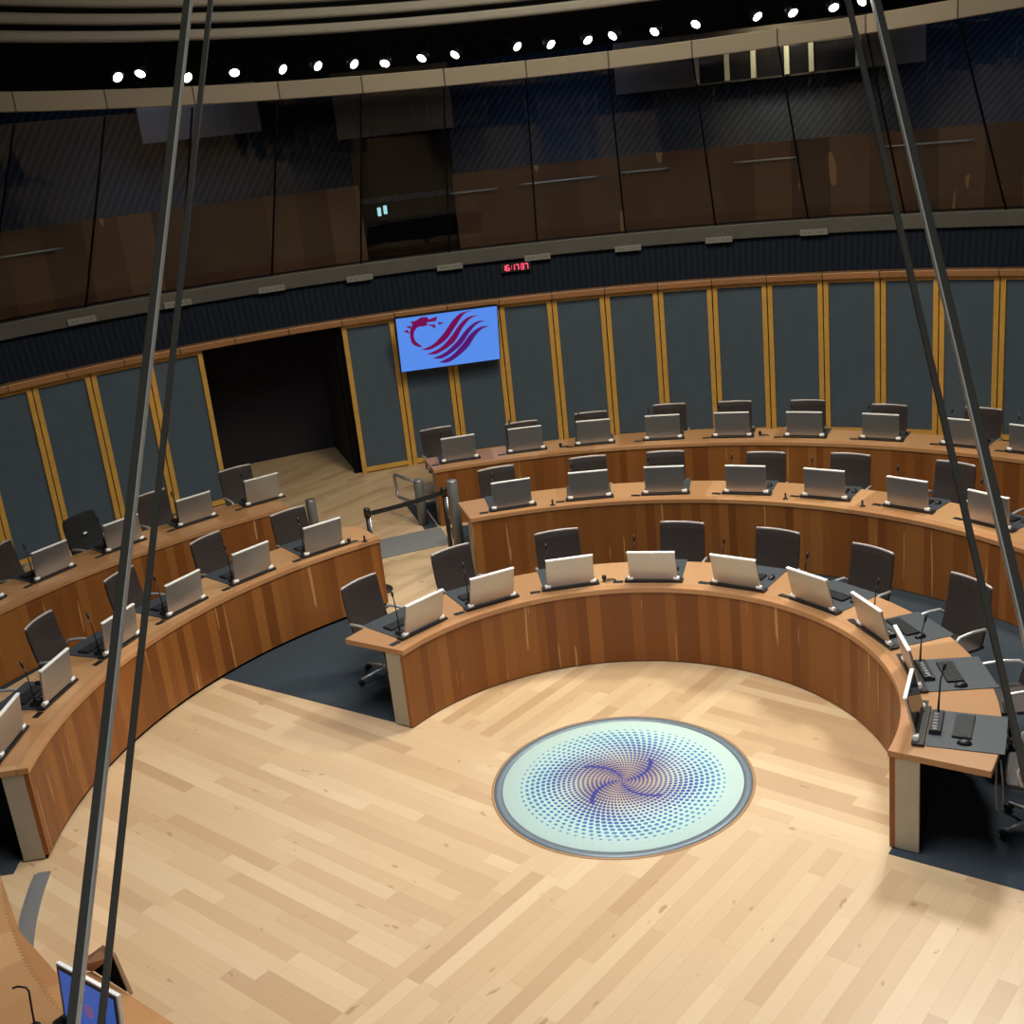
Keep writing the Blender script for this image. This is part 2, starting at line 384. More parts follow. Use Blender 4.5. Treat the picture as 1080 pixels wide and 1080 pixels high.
struct('floor_strip', lambda bm: (add_arc(bm, 4.50, 4.60, -118, -99.8, 0.0002, 0.02), add_arc(bm, 4.60, 4.625, -118, -99.8, 0.0002, 0.012)), plain('strip_grey', (0.26, 0.27, 0.28), 0.45, 0.4, 0.06))

# ------------------------------------------------------------------ walls
wall_segs = [(-75, -33.6), (-21.7, 70)]
def f_wall(bm):
    for a0, a1 in wall_segs: add_arc(bm, 10.24, 10.32, a0, a1, 0, 2.42)
struct('wall_back', f_wall, BLACKV)
struct('trim_1', lambda bm: add_arc(bm, 10.03, 10.22, -75, 70, 2.355, 2.45), RAILWOOD, bevel=0.012)
def f_recess(bm):
    add_arc(bm, 12.1, 12.2, -37, -17, 0, 2.7); add_arc(bm, 10.33, 12.2, -34.1, -33.7, 0, 2.7); add_arc(bm, 10.33, 12.2, -21.5, -21.1, 0, 2.7)
struct('wall_recess', f_recess, CURTAIN)
struct('wall_bulkhead', lambda bm: add_arc(bm, 10.32, 10.5, -80, 75, 2.44, 3.02, r0b=10.2, r1b=10.5), NAVY)
struct('trim_2', lambda bm: add_arc(bm, 10.22, 10.42, -80, 75, 3.0, 3.215), SILLM, bevel=0.01)
# wall panels: a frame of two stiles and rails with a slate infill
def make_panel(a, w=4.63):
    t = thing('wall_panel', '', 'panel', pol(10.15, a), -rad(a), 'slate panels in golden oak frames round the wall')
    hw = 10.15 * sin(rad(w / 2)) - 0.008; H = 2.35
    def fr(bm):
        for s in (-1, 1): add_box(bm, (s * (hw - 0.036), 0, H / 2), (0.072, 0.06, H))
        add_box(bm, (0, 0.0, 0.055), (2 * hw - 0.144, 0.058, 0.07)); add_box(bm, (0, 0, H - 0.03), (2 * hw - 0.144, 0.058, 0.05))
    obj('frame', fr, OAK, t, bevel=0.004)
    obj('infill', lambda bm: add_box(bm, (0, 0.02, H / 2), (2 * hw - 0.146, 0.02, H - 0.06)), FELT, t)
    obj('plinth', lambda bm: add_box(bm, (0, 0.025, 0.009), (2 * hw - 0.01, 0.03, 0.018)), BLACKV, t)
    return t
pa = [-63.15 + 4.63 * k for k in range(7)]           # left of the opening, ends at -33
pa = [x for x in pa if x < -34]
pb = [-18.85 + 4.63 * k for k in range(17)]
pans = pa + [x for x in pb if x < 56]
p0 = make_panel(pans[0]); register(p0)
vis = 0
names = []
nL = len(pa)
for i, a in enumerate(pans):
    if i < nL: lab = 'slate wall panel in an oak frame left of the dark opening, %s of the left group' % ordl(i, nL)
    else:
        k = i - nL; n = len(pans) - nL
        sp = {0: 'immediately right of the dark opening', 1: 'behind the left half of the wall screen', 2: 'behind the right half of the wall screen', 3: 'just right of the wall screen'}
        lab = 'slate wall panel in an oak frame, ' + sp.get(k, '%s of the run right of the dark opening' % ordl(k, n))
    if i == 0: p0['label'] = lab
    else: dup(p0, pol(10.15, a), -rad(a), lab)

# ------------------------------------------------------------------ gallery above
def railz(a): return 0.0000765 * (a + 1.0) ** 2
A0 = -3.4; P = 7.58
wi = 0
for k in range(-8, 8):
    a0 = A0 + P * k + 0.05; a1 = A0 + P * (k + 1) - 0.05
    wi += 1
    o = struct('window_%d' % wi, lambda bm: add_arc(bm, 8.14, 8.155, a0, a1, 3.16, 5.60, r0b=10.28, r1b=10.295, step=2), GLASSG)
def f_joints(bm):
    for k in range(-7, 8):
        a = A0 + P * k
        add_arc(bm, 8.13, 8.16, a - .07, a + .07, 3.2, 5.6, r0b=10.24, r1b=10.28)
struct('trim_3', f_joints, BLACKV)
struct('trim_4', lambda bm: add_arc(bm, 8.05, 8.15, -66, 58, 5.54, 5.755, zf=railz), BEIGE, bevel=0.01)
# small bracket plates on the sill
for i, (a, z) in enumerate([(-41.9, 3.05), (-34.2, 3.04), (-26.4, 3.03), (-18.9, 3.0), (-11.1, 2.99), (-3.5, 2.985), (4.3, 2.985), (12.0, 3.0), (19.8, 3.02)]):
    if i == 0:
        bp0 = thing('bracket_plate', '', 'bracket', group='pale bracket plates along the gallery sill')
        obj('plate', lambda bm: add_box(bm, (0, 0, 0), (0.40, 0.035, 0.085)), plain('plate_grey', (0.20, 0.20, 0.19), 0.5, 0.1, 0.05), bp0, bevel=0.004)
        for x in (-.13, -.07, .07, .13): obj('screw', lambda bm: add_tube(bm, [(x, -0.0175, 0), (x, -0.022, 0)], 0.009, 8), BLACK, bp0)
        register(bp0); bp0.location = pol(10.2, a, z + .01); bp0.rotation_euler = (0, 0, -rad(a))
        bp0['label'] = 'pale bracket plate under the gallery glass, leftmost of the row'
    else: dup(bp0, pol(10.2, a, z + .01), -rad(a), 'pale bracket plate under the gallery glass, %s of the row' % ordl(i, 9))
# inside the gallery
struct('floor_gallery', lambda bm: add_arc(bm, 10.43, 14.0, -80, 75, 3.05, 3.15, step=3), BLACKV)
def f_gw(bm):
    add_arc(bm, 11.2, 11.28, -80, -17.2, 3.15, 4.30); add_arc(bm, 11.2, 11.28, -9.6, 75, 3.15, 4.30)
struct('wall_gallery_front', f_gw, GALWOOD)
struct('wall_gallery_slats', lambda bm: add_arc(bm, 12.6, 12.7, -80, 75, 4.0, 6.1, r0b=11.3, r1b=11.4, step=2), NAVY2)
struct('wall_gallery_niche', lambda bm: add_arc(bm, 11.35, 11.42, -17.4, -9.4, 3.15, 5.5), BLACKV)
struct('wall_gallery_top', lambda bm: (add_arc(bm, 11.5, 11.56, 4, 27, 5.22, 6.3), add_arc(bm, 11.25, 11.33, -18.2, -9.0, 5.0, 6.0), add_arc(bm, 11.25, 11.33, -33, -24, 5.25, 6.0)), BROWNBEIGE)
for i, a in enumerate([10.3, 12.6, 14.6, 17.1, 18.9, 22.3]):
    struct('trim_%d' % (5 + i), lambda bm: add_arc(bm, 11.43, 11.5, a - .18, a + .18, 5.25, 5.72), WARMWHITE)
def f_panes(bm):
    for a, b in ((10.5, 12.4), (12.8, 14.4), (14.8, 16.9), (17.3, 18.7), (19.1, 22.1)): add_arc(bm, 11.485, 11.499, a, b, 5.25, 5.72)
struct('window_40', f_panes, SCREEN)
struct('trim_11', lambda bm: add_arc(bm, 11.43, 11.5, 18.8, 22.5, 5.66, 5.72), WARMWHITE)
struct('window_41', lambda bm: (add_box(bm, pol(11.3, -15.75, 3.86), (0.055, 0.02, 0.13), Matrix.Rotation(rad(15), 3, 'Z')), add_box(bm, pol(11.3, -15.25, 3.88), (0.055, 0.02, 0.13), Matrix.Rotation(rad(15), 3, 'Z'))), CYANLIGHT)
# white handrail lengths on the gallery bench
HR = ((-47, -40.5, 3.98, 'left of the near glass joint on the left'), (-10, -6, 4.02, 'just right of the dark niche'), (-4.5, 2.5, 4.04, 'above the middle of the slate wall'), (4, 8, 4.06, 'short one above the middle of the wall'), (13, 18, 4.05, 'right of the short one'), (24, 31, 4.1, 'rightmost, behind the right glass joint'))
for a0, a1, z, wh in HR:
    t = thing('handrail', 'thin pale gallery handrail, ' + wh, 'handrail', (0, 0, 0), 0, 'handrail lengths along the gallery front')
    obj('rail', lambda bm: add_tube(bm, [pol(11.1, a0 + (a1 - a0) * k / 8, z) for k in range(9)], 0.014, 8), STEEL, t)
    for a in (a0 + .5, a1 - .5): obj('bracket', lambda bm: add_tube(bm, [pol(11.1, a, z), pol(11.2, a, z - .05)], 0.012, 6), STEEL, t)

# ceiling
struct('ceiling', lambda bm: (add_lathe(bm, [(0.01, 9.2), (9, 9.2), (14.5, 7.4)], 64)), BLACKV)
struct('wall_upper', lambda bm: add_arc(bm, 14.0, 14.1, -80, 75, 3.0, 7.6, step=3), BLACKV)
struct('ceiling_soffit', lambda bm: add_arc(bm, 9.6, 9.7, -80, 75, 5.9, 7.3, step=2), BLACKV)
for k in range(7):
    struct('ceiling_ring', lambda bm: add_arc(bm, 7.5 - .03 * k, 7.62 - .03 * k, -75, 70, 6.245 + .175 * k, 6.36 + .175 * k, zf=lambda a: 0.00006 * (a + 1) ** 2), RINGM, bevel=0.03)
SPOTS = [(-37.6, 6.05), (-35.8, 6.07), (-32.0, 5.98), (-28.1, 5.99), (-24.0, 5.98), (-21.0, 5.98), (-17.9, 5.96), (-15.3, 5.93), (-12.1, 5.95), (-9.2, 5.95), (-3.7, 5.97), (-0.8, 5.95), (2.4, 5.95), (4.5, 5.97), (8.1, 5.96), (11.6, 5.99), (16.8, 5.99), (19.7, 5.98), (23.0, 5.98), (25.2, 6.01)]
AIM = [25, -40, 35, -10, 60, 50, 40, -25, -40, -55, 50, 45, 35, -55, -35, -30, 50, 40, 25, -55]      # degrees each lamp is swivelled
s0 = thing('ceiling_spotlight', '', 'spotlight', group='row of white spotlights above the gallery rail')
obj('housing', lambda bm: add_lathe(bm, [(0, .16), (.05, .155), (.085, .10), (.085, 0), (.064, 0), (.063, .03), (0, .03)], 20), BLACK, s0)
obj('lens', lambda bm: add_lathe(bm, [(0, .004), (.062, .004), (.062, .02), (0, .02)], 20), LAMP, s0)
obj('yoke', lambda bm: add_tube(bm, [(0, 0, .15), (0, .0, .36)], .012, 8), BLACK, s0)
register(s0)
lamp = bpy.data.lights.new('spot_beam', 'SPOT'); lamp.energy = SPOT_POWER; lamp.spot_size = rad(75); lamp.spot_blend = 0.8; lamp.shadow_soft_size = 0.08; lamp.color = (1.0, 0.93, 0.84)
for i, (a, z) in enumerate(SPOTS):
    lab = 'lit white ceiling spotlight, %s in the row over the gallery rail' % ordl(i, len(SPOTS))
    p = pol(9.0, a, z)
    d = Vector((p.x * -.1 + sin(rad(AIM[i])) * 1.0, -0.85, -0.85)).normalized()
    rot = (-d).to_track_quat('Z', 'Y').to_euler()
    if i == 0: s0.location = p; s0.rotation_euler = rot; s0['label'] = lab
    else: dup(s0, p, 0, lab, rot)
    if i % 2 == 0:
        o = bpy.data.objects.new('spot_beam', lamp); COL.objects.link(o); q = p + d * .05; o.location = q
        tgt = Vector((p.x * .15, 0.5 + (i % 4) * .8, 0)); o.rotation_euler = (tgt - q).to_track_quat('-Z', 'Y').to_euler()

# ------------------------------------------------------------------ glass artwork in the floor
t = thing('floor_artwork', 'round pale blue glass disc with a dotted swirl set in the timber floor', 'artwork', (0, 0, 0))
obj('glass_disc', lambda bm: add_lathe(bm, [(0, -0.015), (0.965, -0.015), (0.965, 0.004), (0, 0.004)], 96), DISC, t)
obj('rim', lambda bm: add_lathe(bm, [(0.965, -0.015), (0.965, 0.006), (1.035, 0.006), (1.035, -0.015)], 96), plain('disc_rim_slate', (0.18, 0.235, 0.29), 0.4, 0.2, 0.05), t)
obj('wood_ring', lambda bm: add_lathe(bm, [(1.035, -0.015), (1.035, 0.005), (1.055, 0.005), (1.055, -0.015)], 96), plain('disc_wood_ring', (0.42, 0.24, 0.12), 0.4), t)

# ------------------------------------------------------------------ curved desks
def make_desk(label, R, a0, a1, ztop, seats, rbar, depth=0.65, off=(0, 0), seed=0.0, padw=0.52, foot=0.012):
    t = thing('conference_desk', label, 'desk', (off[0], off[1], 0))
    top = mat_top('worktop_wood_%d' % int(seed), R, seed); brd = mat_boards('desk_boards_%d' % int(seed), R, 0.105, CHERRY, 0.42, seed)
    th = 0.05
    obj('worktop', lambda bm: add_arc(bm, R, R + depth, a0, a1, ztop - th, ztop), top, t, bevel=0.004)
    e = 1.2 / R * 2.1
    obj('front_panel', lambda bm: add_arc(bm, R + .012, R + .05, a0 + .1, a1 - .1, foot, ztop - th), brd, t)
    obj('plinth', lambda bm: add_arc(bm, R + .04, R + .14, a0 + .3, a1 - .3, 0, 0.04), BLACKV, t)
    obj('carcass', lambda bm: add_arc(bm, R + .05, R + .20, a0 + .6, a1 - .6, 0.035, ztop - th), BLACKV, t)
    for a, s in ((a0, 1), (a1, -1)):
        obj('end_panel', lambda bm: add_arc(bm, R + .051, R + .215, min(a + .1 * s, a + .55 * s), max(a + .1 * s, a + .55 * s), 0.012, ztop - th), CREAM, t)
    for a in seats:
        r1 = R + depth + .03 + off[0] * sin(rad(a)) + off[1] * cos(rad(a)); r0 = rbar + .062
        o = obj('desk_pad', lambda bm: add_box(bm, (0, (r0 + r1) / 2, ztop + .003), (padw, r1 - r0, .006)), PAD, t); o.rotation_euler = (0, 0, -rad(a)); o.location = (-off[0], -off[1], 0)
        o = obj('socket_plate', lambda bm: add_box(bm, (-.345, rbar + .0, ztop + .002), (.10, .055, .004)), BLACK, t); o.rotation_euler = (0, 0, -rad(a)); o.location = (-off[0], -off[1], 0)
    return t
SA = [-48.0 + 20.0 * k for k in range(9)][:9]
SA = [-48.0, -28.5, -8.5, 11.7, 32.3, 52.6, 72.7, 91.5, 111.0]
SB = [-12.0, -1.2, 9.3, 20.4, 31.0, 42.1, 52.9]
SCn = [-14.6, -7.3, 0.1, 7.5, 14.8, 22.3, 30.0, 38.0, 44.3]
SL = [-39.1, -49.8, -60.3, -70.9, -82.4, -92.4]
SM = [-36.0, -43.3, -51.0, -58.5, -65.8]
ZA, ZB, ZC = 0.78, 0.82, 0.80
make_desk('innermost curved cherry wood desk wrapping round the glass floor disc', 2.13, -59, 121, ZA, SA, 2.27, .68, seed=1.0, padw=.52)
make_desk('middle curved cherry wood desk on the right, behind the innermost one', 4.58, -17.1, 66, ZB, SB, 4.77, .67, (-.13, .05), seed=2.0)
make_desk('rear curved cherry wood desk on the right, in front of the slate panels', 6.93, -17.9, 56, ZC, SCn, 7.14, .62, seed=3.0)
make_desk('front curved cherry wood desk on the left, running down to the lower left', 4.62, -99.0, -33.0, ZB, SL, 4.80, .67, (.059, .141), seed=4.0, foot=.04)
make_desk('rear curved cherry wood desk on the left, under the left wall panels', 6.79, -74, -32.2, ZC, SM, 7.16, .70, (-.22, -.22), seed=5.0)

# ------------------------------------------------------------------ monitors
def make_monitor(tilt):
    t = thing('monitor', '', 'monitor', group='silver flat monitors on the curved desks')
    Rx = Matrix.Rotation(rad(tilt), 3, 'X')     # top leans towards the middle of the chamber (-y)
    W, H = 0.455, 0.305
    o = obj('casing', lambda bm: add_box(bm, Rx @ Vector((0, 0, H / 2)) + Vector((0, 0, .028)), (W, .020, H), Rx), SILVER, t, bevel=0.004)
    obj('edge_trim', lambda bm: (add_box(bm, Rx @ Vector((0, 0, H + .002)) + Vector((0, 0, .028)), (W, .028, .014), Rx)), SILVER_EDGE, t, bevel=0.002)
    obj('screen', lambda bm: add_box(bm, Rx @ Vector((0, .0115, H / 2 + .003)) + Vector((0, 0, .028)), (W - .03, .004, H - .035), Rx), SCREEN, t)
    obj('base_bar', lambda bm: add_box(bm, (0, .015, .009), (.56, .085, .018)), BLACK, t, bevel=0.004)
    for s in (-1, 1):
        obj('hinge_foot', lambda bm: (add_tube(bm, [(s * (W / 2 - .035), -.002, .036), (s * (W / 2 + .02), -.002, .036)], .021, 10)), SILVER_EDGE, t)
    register(t); return t
MON = {}
desc = {'A': 'on the innermost desk', 'B': 'on the middle right-hand desk', 'C': 'on the rear right-hand desk', 'L': 'on the front left-hand desk', 'M': 'on the rear left-hand desk'}
SEATS = {'A': (SA, 2.27, ZA, 14), 'B': (SB, 4.77, ZB, 3), 'C': (SCn, 7.14, ZC, 1), 'L': (SL, 4.80, ZB, 6), 'M': (SM, 7.16, ZC, 3)}
protos = {}
for key, (angs, R, z, tilt) in SEATS.items():
    order = sorted(angs)
    for a in angs:
        i = order.index(a)
        lab = 'silver-backed monitor %s, %s' % (desc[key], ordl(i, len(order)))
        if key == 'A' and a == 111.0: lab = 'monitor at the right end of the innermost desk, nearest the camera'
        if tilt not in protos: protos[tilt] = make_monitor(tilt); o = protos[tilt]; o.location = pol(R, a, z + .0065); o.rotation_euler = (0, 0, -rad(a)); o['label'] = lab
        else: dup(protos[tilt], pol(R, a, z + .0065), -rad(a), lab)

# ------------------------------------------------------------------ microphones on gooseneck stalks
def make_mic():
    t = thing('conference_microphone', '', 'microphone', group='gooseneck microphones on the curved desks')
    obj('console', lambda bm: (add_box(bm, (0.13, 0, .016), (.32, .085, .032), None, 0, .94)), BLACK, t, bevel=.004)
    def btn(bm):
        for k in range(5): add_box(bm, (.05 + .045 * k, -.005, .034), (.028, .03, .006))
        add_tube(bm, [(.27, 0, .03), (.27, 0, .04)], .014, 10)
    obj('buttons', btn, GREYMETAL, t)
    obj('gooseneck', lambda bm: add_tube(bm, [(0, 0, .03), (0, .004, .15), (.0, .012, .28), (.002, .03, .36)], .0055, 6, radii=[.009, .006, .005, .005]), BLACK, t)
    obj('capsule', lambda bm: add_tube(bm, [(.002, .03, .355), (.003, .036, .38), (.004, .044, .42)], .011, 8, radii=[.007, .012, .010]), BLACK, t)
    register(t); return t
mic0 = None
for key, (angs, R, z, tilt) in SEATS.items():
    order = sorted(angs)
    for a in angs:
        lab = 'black gooseneck microphone %s, %s' % (desc[key], ordl(order.index(a), len(order)))
        rm = R + .11
        p = pol(rm, a, z + .006) + Vector((cos(rad(a)), -sin(rad(a)), 0)) * -.19
        if mic0 is None: mic0 = make_mic(); mic0.location = p; mic0.rotation_euler = (0, 0, -rad(a)); mic0['label'] = lab
        else: dup(mic0, p, -rad(a), lab)

# ------------------------------------------------------------------ keyboards and mice
def make_kb():
    t = thing('keyboard', '', 'keyboard', group='black keyboards on the desk pads')
    obj('body', lambda bm: add_box(bm, (0, 0, .009), (.33, .13, .018), None, 0, .97), BLACK, t, bevel=.003)
    def keys(bm):
        for r_ in range(5):
            for c in range(13): add_box(bm, (-.144 + c * .024, -.045 + r_ * .0225, .0195), (.019, .017, .006), None, 0, .85)
    obj('keys', keys, KEYM, t); register(t); return t
def make_mouse():
    t = thing('computer_mouse', '', 'mouse', group='black mice on the desk pads')
    def body(bm):
        bmesh.ops.create_uvsphere(bm, u_segments=14, v_segments=8, radius=1)
        for v in bm.verts: v.co = Vector((v.co.x * .03, v.co.y * .052, max(0, v.co.z) * .032))
    obj('body', body, BLACK, t, smooth=True)
    obj('wheel', lambda bm: add_tube(bm, [(-.004, .03, .024), (.004, .03, .024)], .008, 8), KEYM, t); register(t); return t
kb0 = ms0 = None
for key, (angs, R, z, tilt) in SEATS.items():
    order = sorted(angs)
    for a in angs:
        od = ordl(order.index(a), len(order))
        j = random.uniform(-.03, .03)
        e = Vector((cos(rad(a)), -sin(rad(a)), 0))
        p = pol(R + .29, a, z + .006) + e * (-.02 + j); q = pol(R + .31, a, z + .006) + e * (.205 + j)
        lk = 'black keyboard behind the %s monitor %s' % (od, desc[key]); lm = 'black mouse beside the %s keyboard %s' % (od, desc[key])
        if kb0 is None:
            kb0 = make_kb(); kb0.location = p; kb0.rotation_euler = (0, 0, -rad(a)); kb0['label'] = lk
            ms0 = make_mouse(); ms0.location = q; ms0.rotation_euler = (0, 0, -rad(a)); ms0['label'] = lm
        else: dup(kb0, p, -rad(a) + j, lk); dup(ms0, q, -rad(a), lm)

# ------------------------------------------------------------------ chairs
def make_chair(mesh=False):
    t = thing('office_chair', '', 'chair', group='dark office chairs behind the desks')
    def back(bm):
        W = 0.47 if not mesh else 0.52; z0, z1 = .44, (.965 if not mesh else .99)
        nz, nx = 10, 8; g = []
        for side in (0, 1):
            rows = []
            for i in range(nz + 1):
                u = i / nz; z = z0 + (z1 - z0) * u; row = []
                y0 = .17 + .11 * u + .02 * sin(u * pi)
                cr = 1.0 - (0.006 if i in (0, nz) else 0)
                if mesh: cr = 1.0 - .10 * (2 * u - 1) ** 6
                for k in range(nx + 1):
                    x = (k / nx * 2 - 1); y = y0 - .035 * x * x + (.014 if side else -.014) * (1 if 0 < i < nz else .6)
                    row.append(bm.verts.new((x * W / 2 * cr, y, z)))
                rows.append(row)
            g.append(rows)
        for s, rows in enumerate(g):
            for i in range(nz):
                for k in range(nx): face(bm, [rows[i][k], rows[i][k + 1], rows[i + 1][k + 1], rows[i + 1][k]])
        for i in range(nz):
            for k in (0, nx): face(bm, [g[0][i][k], g[0][i + 1][k], g[1][i + 1][k], g[1][i][k]])
        for k in range(nx):
            for i in (0, nz): face(bm, [g[0][i][k], g[0][i][k + 1], g[1][i][k + 1], g[1][i][k]])
    obj('backrest', back, MESHB if mesh else LEATHER, t, bevel=.004)
    if mesh:
        obj('badge', lambda bm: add_box(bm, (0, .185, .76), (.05, .006, .022), Matrix.Rotation(rad(-12), 3, 'X')), SILVER_EDGE, t)
    else:
        obj('top_edge', lambda bm: add_tube(bm, [(x * .232, .285 - .035 * x * x, .972) for x in [k / 4 - 1 for k in range(9)]], .012, 8), TOPEDGE, t)
    def seat(bm):
        pts = [(-.23, -.24), (-.20, -.26), (.20, -.26), (.23, -.24), (.235, .18), (.20, .2), (-.20, .2), (-.235, .18)]
        add_poly(bm, [(x, y, .43) for x, y in pts], (0, 0, .035))
    obj('seat', seat, MESHB if mesh else LEATHER, t, bevel=.012)
    for s in (-1, 1):
        def arm(bm):
            x = s * .262
            add_tube(bm, [(s * .235, .19, .60), (x, .15, .635), (x, .02, .645), (x, -.13, .635), (x, -.17, .60), (x, -.15, .50), (s * .235, -.06, .445)], .0145, 8)
        obj('armrest', arm, ALU, t)
    obj('column', lambda bm: (add_lathe(bm, [(0, .43), (.09, .43), (.085, .40), (.03, .38), (.028, .22), (.02, .21), (.02, .09), (0, .09)], 14)), BLACK, t)
    def base(bm):
        add_lathe(bm, [(0, .12), (.035, .118), (.04, .075), (0, .07)], 12)
        for k in range(5):
            a = 2 * pi * k / 5 + .3
            add_tube(bm, [(.03 * cos(a), .03 * sin(a), .10), (.18 * cos(a), .18 * sin(a), .085), (.30 * cos(a), .30 * sin(a), .068)], .014, 8, radii=[.018, .014, .011])
    obj('star_base', base, ALU, t)
    for k in range(5):
        a = 2 * pi * k / 5 + .3; c = Vector((.30 * cos(a), .30 * sin(a), .032)); d = Vector((-sin(a), cos(a), 0))
        obj('caster', lambda bm: (add_tube(bm, [c - d * .025, c - d * .006], .028, 12), add_tube(bm, [c + d * .006, c + d * .025], .028, 12), add_tube(bm, [c, c + Vector((0, 0, .04))], .01, 6)), BLACK, t)
    register(t); return t
CH = {'A': [(-45.0, 3.40, 8), (-26.3, 3.46, 12), (-7.7, 3.39, 4), (13.9, 3.41, -6), (31.4, 3.345, -4), (49.3, 3.33, -2), (68.9, 3.385, 6), (88.5, 3.36, 0), (109, 3.38, -4)],
      'B': [(-11.8, 6.0, 6), (-0.8, 6.0, 3), (8.4, 6.0, 0), (20.4, 5.9, 0), (30.0, 5.97, 0), (41.4, 6.02, -4), (52.5, 6.0, 0)],
      'C': [(-15.3, 8.42, 5), (-7.0, 8.1, 4), (0.0, 8.24, 2), (7.7, 8.38, 0), (14.0, 8.38, 0), (20.9, 8.38, 0), (28.6, 8.22, -3), (36.9, 8.3, 0), (44, 8.3, 0)],
      'L': [(-37.1, 6.08, 6), (-46.9, 6.08, 14), (-58.0, 6.03, 12), (-69.4, 5.9, 12), (-80.5, 5.85, 6), (-92, 5.9, 4)],
      'M': [(-35.1, 8.48, 4), (-43.5, 8.38, 6), (-50.0, 8.38, 14), (-57.2, 8.33, 26), (-65.5, 8.3, 10)]}
ch0 = make_chair(); used = False
for key, lst in CH.items():
    order = sorted(x[0] for x in lst)
    where = {'A': 'behind the innermost desk', 'B': 'behind the middle right-hand desk', 'C': 'behind the rear right-hand desk', 'L': 'behind the front left-hand desk', 'M': 'behind the rear left-hand desk'}[key]
    for a, r, tw in lst:
        lab = 'dark brown leather office chair %s, %s' % (where, ordl(order.index(a), len(order)))
        loc = pol(r - .28, a, .004); rz = -rad(a) + rad(tw)
        if key == 'M' and a == -50.0:
            mc = make_chair(True); mc.location = loc; mc.rotation_euler = (0, 0, rz); mc['label'] = 'black mesh-backed chair with a small white badge behind the rear left-hand desk'; mc['category'] = 'chair'; del mc['group']; continue
        if not used: ch0.location = loc; ch0.rotation_euler = (0, 0, rz); ch0['label'] = lab; used = True
        else: dup(ch0, loc, rz, lab)

# ------------------------------------------------------------------ wall screen with the dragon mark
tv = thing('wall_screen', 'bright blue wall screen showing a crimson dragon mark on the slate panels', 'screen', pol(9.72, -12.2, 1.985), 0)
tv.rotation_euler = (rad(17), 0, rad(12.2))
TW, TH = 1.53, 0.89
obj('housing', lambda bm: add_box(bm, (0, .03, 0), (TW + .03, .055, TH + .03)), BLACK, tv, bevel=.004)
obj('display', lambda bm: add_box(bm, (0, -.0005, 0), (TW, .006, TH)), TVBLUE, tv)
obj('wall_bracket', lambda bm: (add_box(bm, (0, .12, 0), (.3, .13, .3)), add_tube(bm, [(0, .15, .0), (0, .36, .05)], .04, 8)), BLACK, tv)
# logo traced in crop coordinates of the screen, mapped to (u,v) in 0..1
TLp, TRp, BRp, BLp = (255, 172), (733, 113), (752, 350), (285, 412)
def uv(px, py):
    u, v = 0.5, 0.5
    for _ in range(12):      # invert the bilinear map
        x = (1-u)*(1-v)*TLp[0] + u*(1-v)*TRp[0] + u*v*BRp[0] + (1-u)*v*BLp[0]; y = (1-u)*(1-v)*TLp[1] + u*(1-v)*TRp[1] + u*v*BRp[1] + (1-u)*v*BLp[1]
        xu = (1-v)*(TRp[0]-TLp[0]) + v*(BRp[0]-BLp[0]); yu = (1-v)*(TRp[1]-TLp[1]) + v*(BRp[1]-BLp[1])
        xv = (1-u)*(BLp[0]-TLp[0]) + u*(BRp[0]-TRp[0]); yv = (1-u)*(BLp[1]-TLp[1]) + u*(BRp[1]-TRp[1])
        D = xu * yv - xv * yu; ex, ey = px - x, py - y
        u += (ex * yv - ey * xv) / D; v += (ey * xu - ex * yu) / D
    return (u - .5) * TW, (.5 - v) * TH
def spl(pts, n=8):
    out = []
    P_ = [pts[0]] + pts + [pts[-1]]
    for i in range(1, len(P_) - 2):
        for k in range(n):
            t_ = k / n; p0_, p1, p2, p3 = P_[i-1], P_[i], P_[i+1], P_[i+2]
            out.append(tuple(.5 * ((2*p1[j]) + (-p0_[j]+p2[j])*t_ + (2*p0_[j]-5*p1[j]+4*p2[j]-p3[j])*t_**2 + (-p0_[j]+3*p1[j]-3*p2[j]+p3[j])*t_**3) for j in (0, 1)))
    out.append(pts[-1]); return out
def swoosh(bm, upper, lower, mi=0):
    a = spl(upper); b = spl(lower)
    va = [bm.verts.new((*[uv(*p)[0]], -.0045, uv(*p)[1])) for p in a]; vb = [bm.verts.new((uv(*p)[0], -.0045, uv(*p)[1])) for p in b]
    for i in range(len(va) - 1): face(bm, [va[i], va[i + 1], vb[i + 1], vb[i]], mi)
def polyl(bm, pts, mi=0):
    vs = [bm.verts.new((uv(*p)[0], -.0048, uv(*p)[1])) for p in pts]
    face(bm, vs, mi)
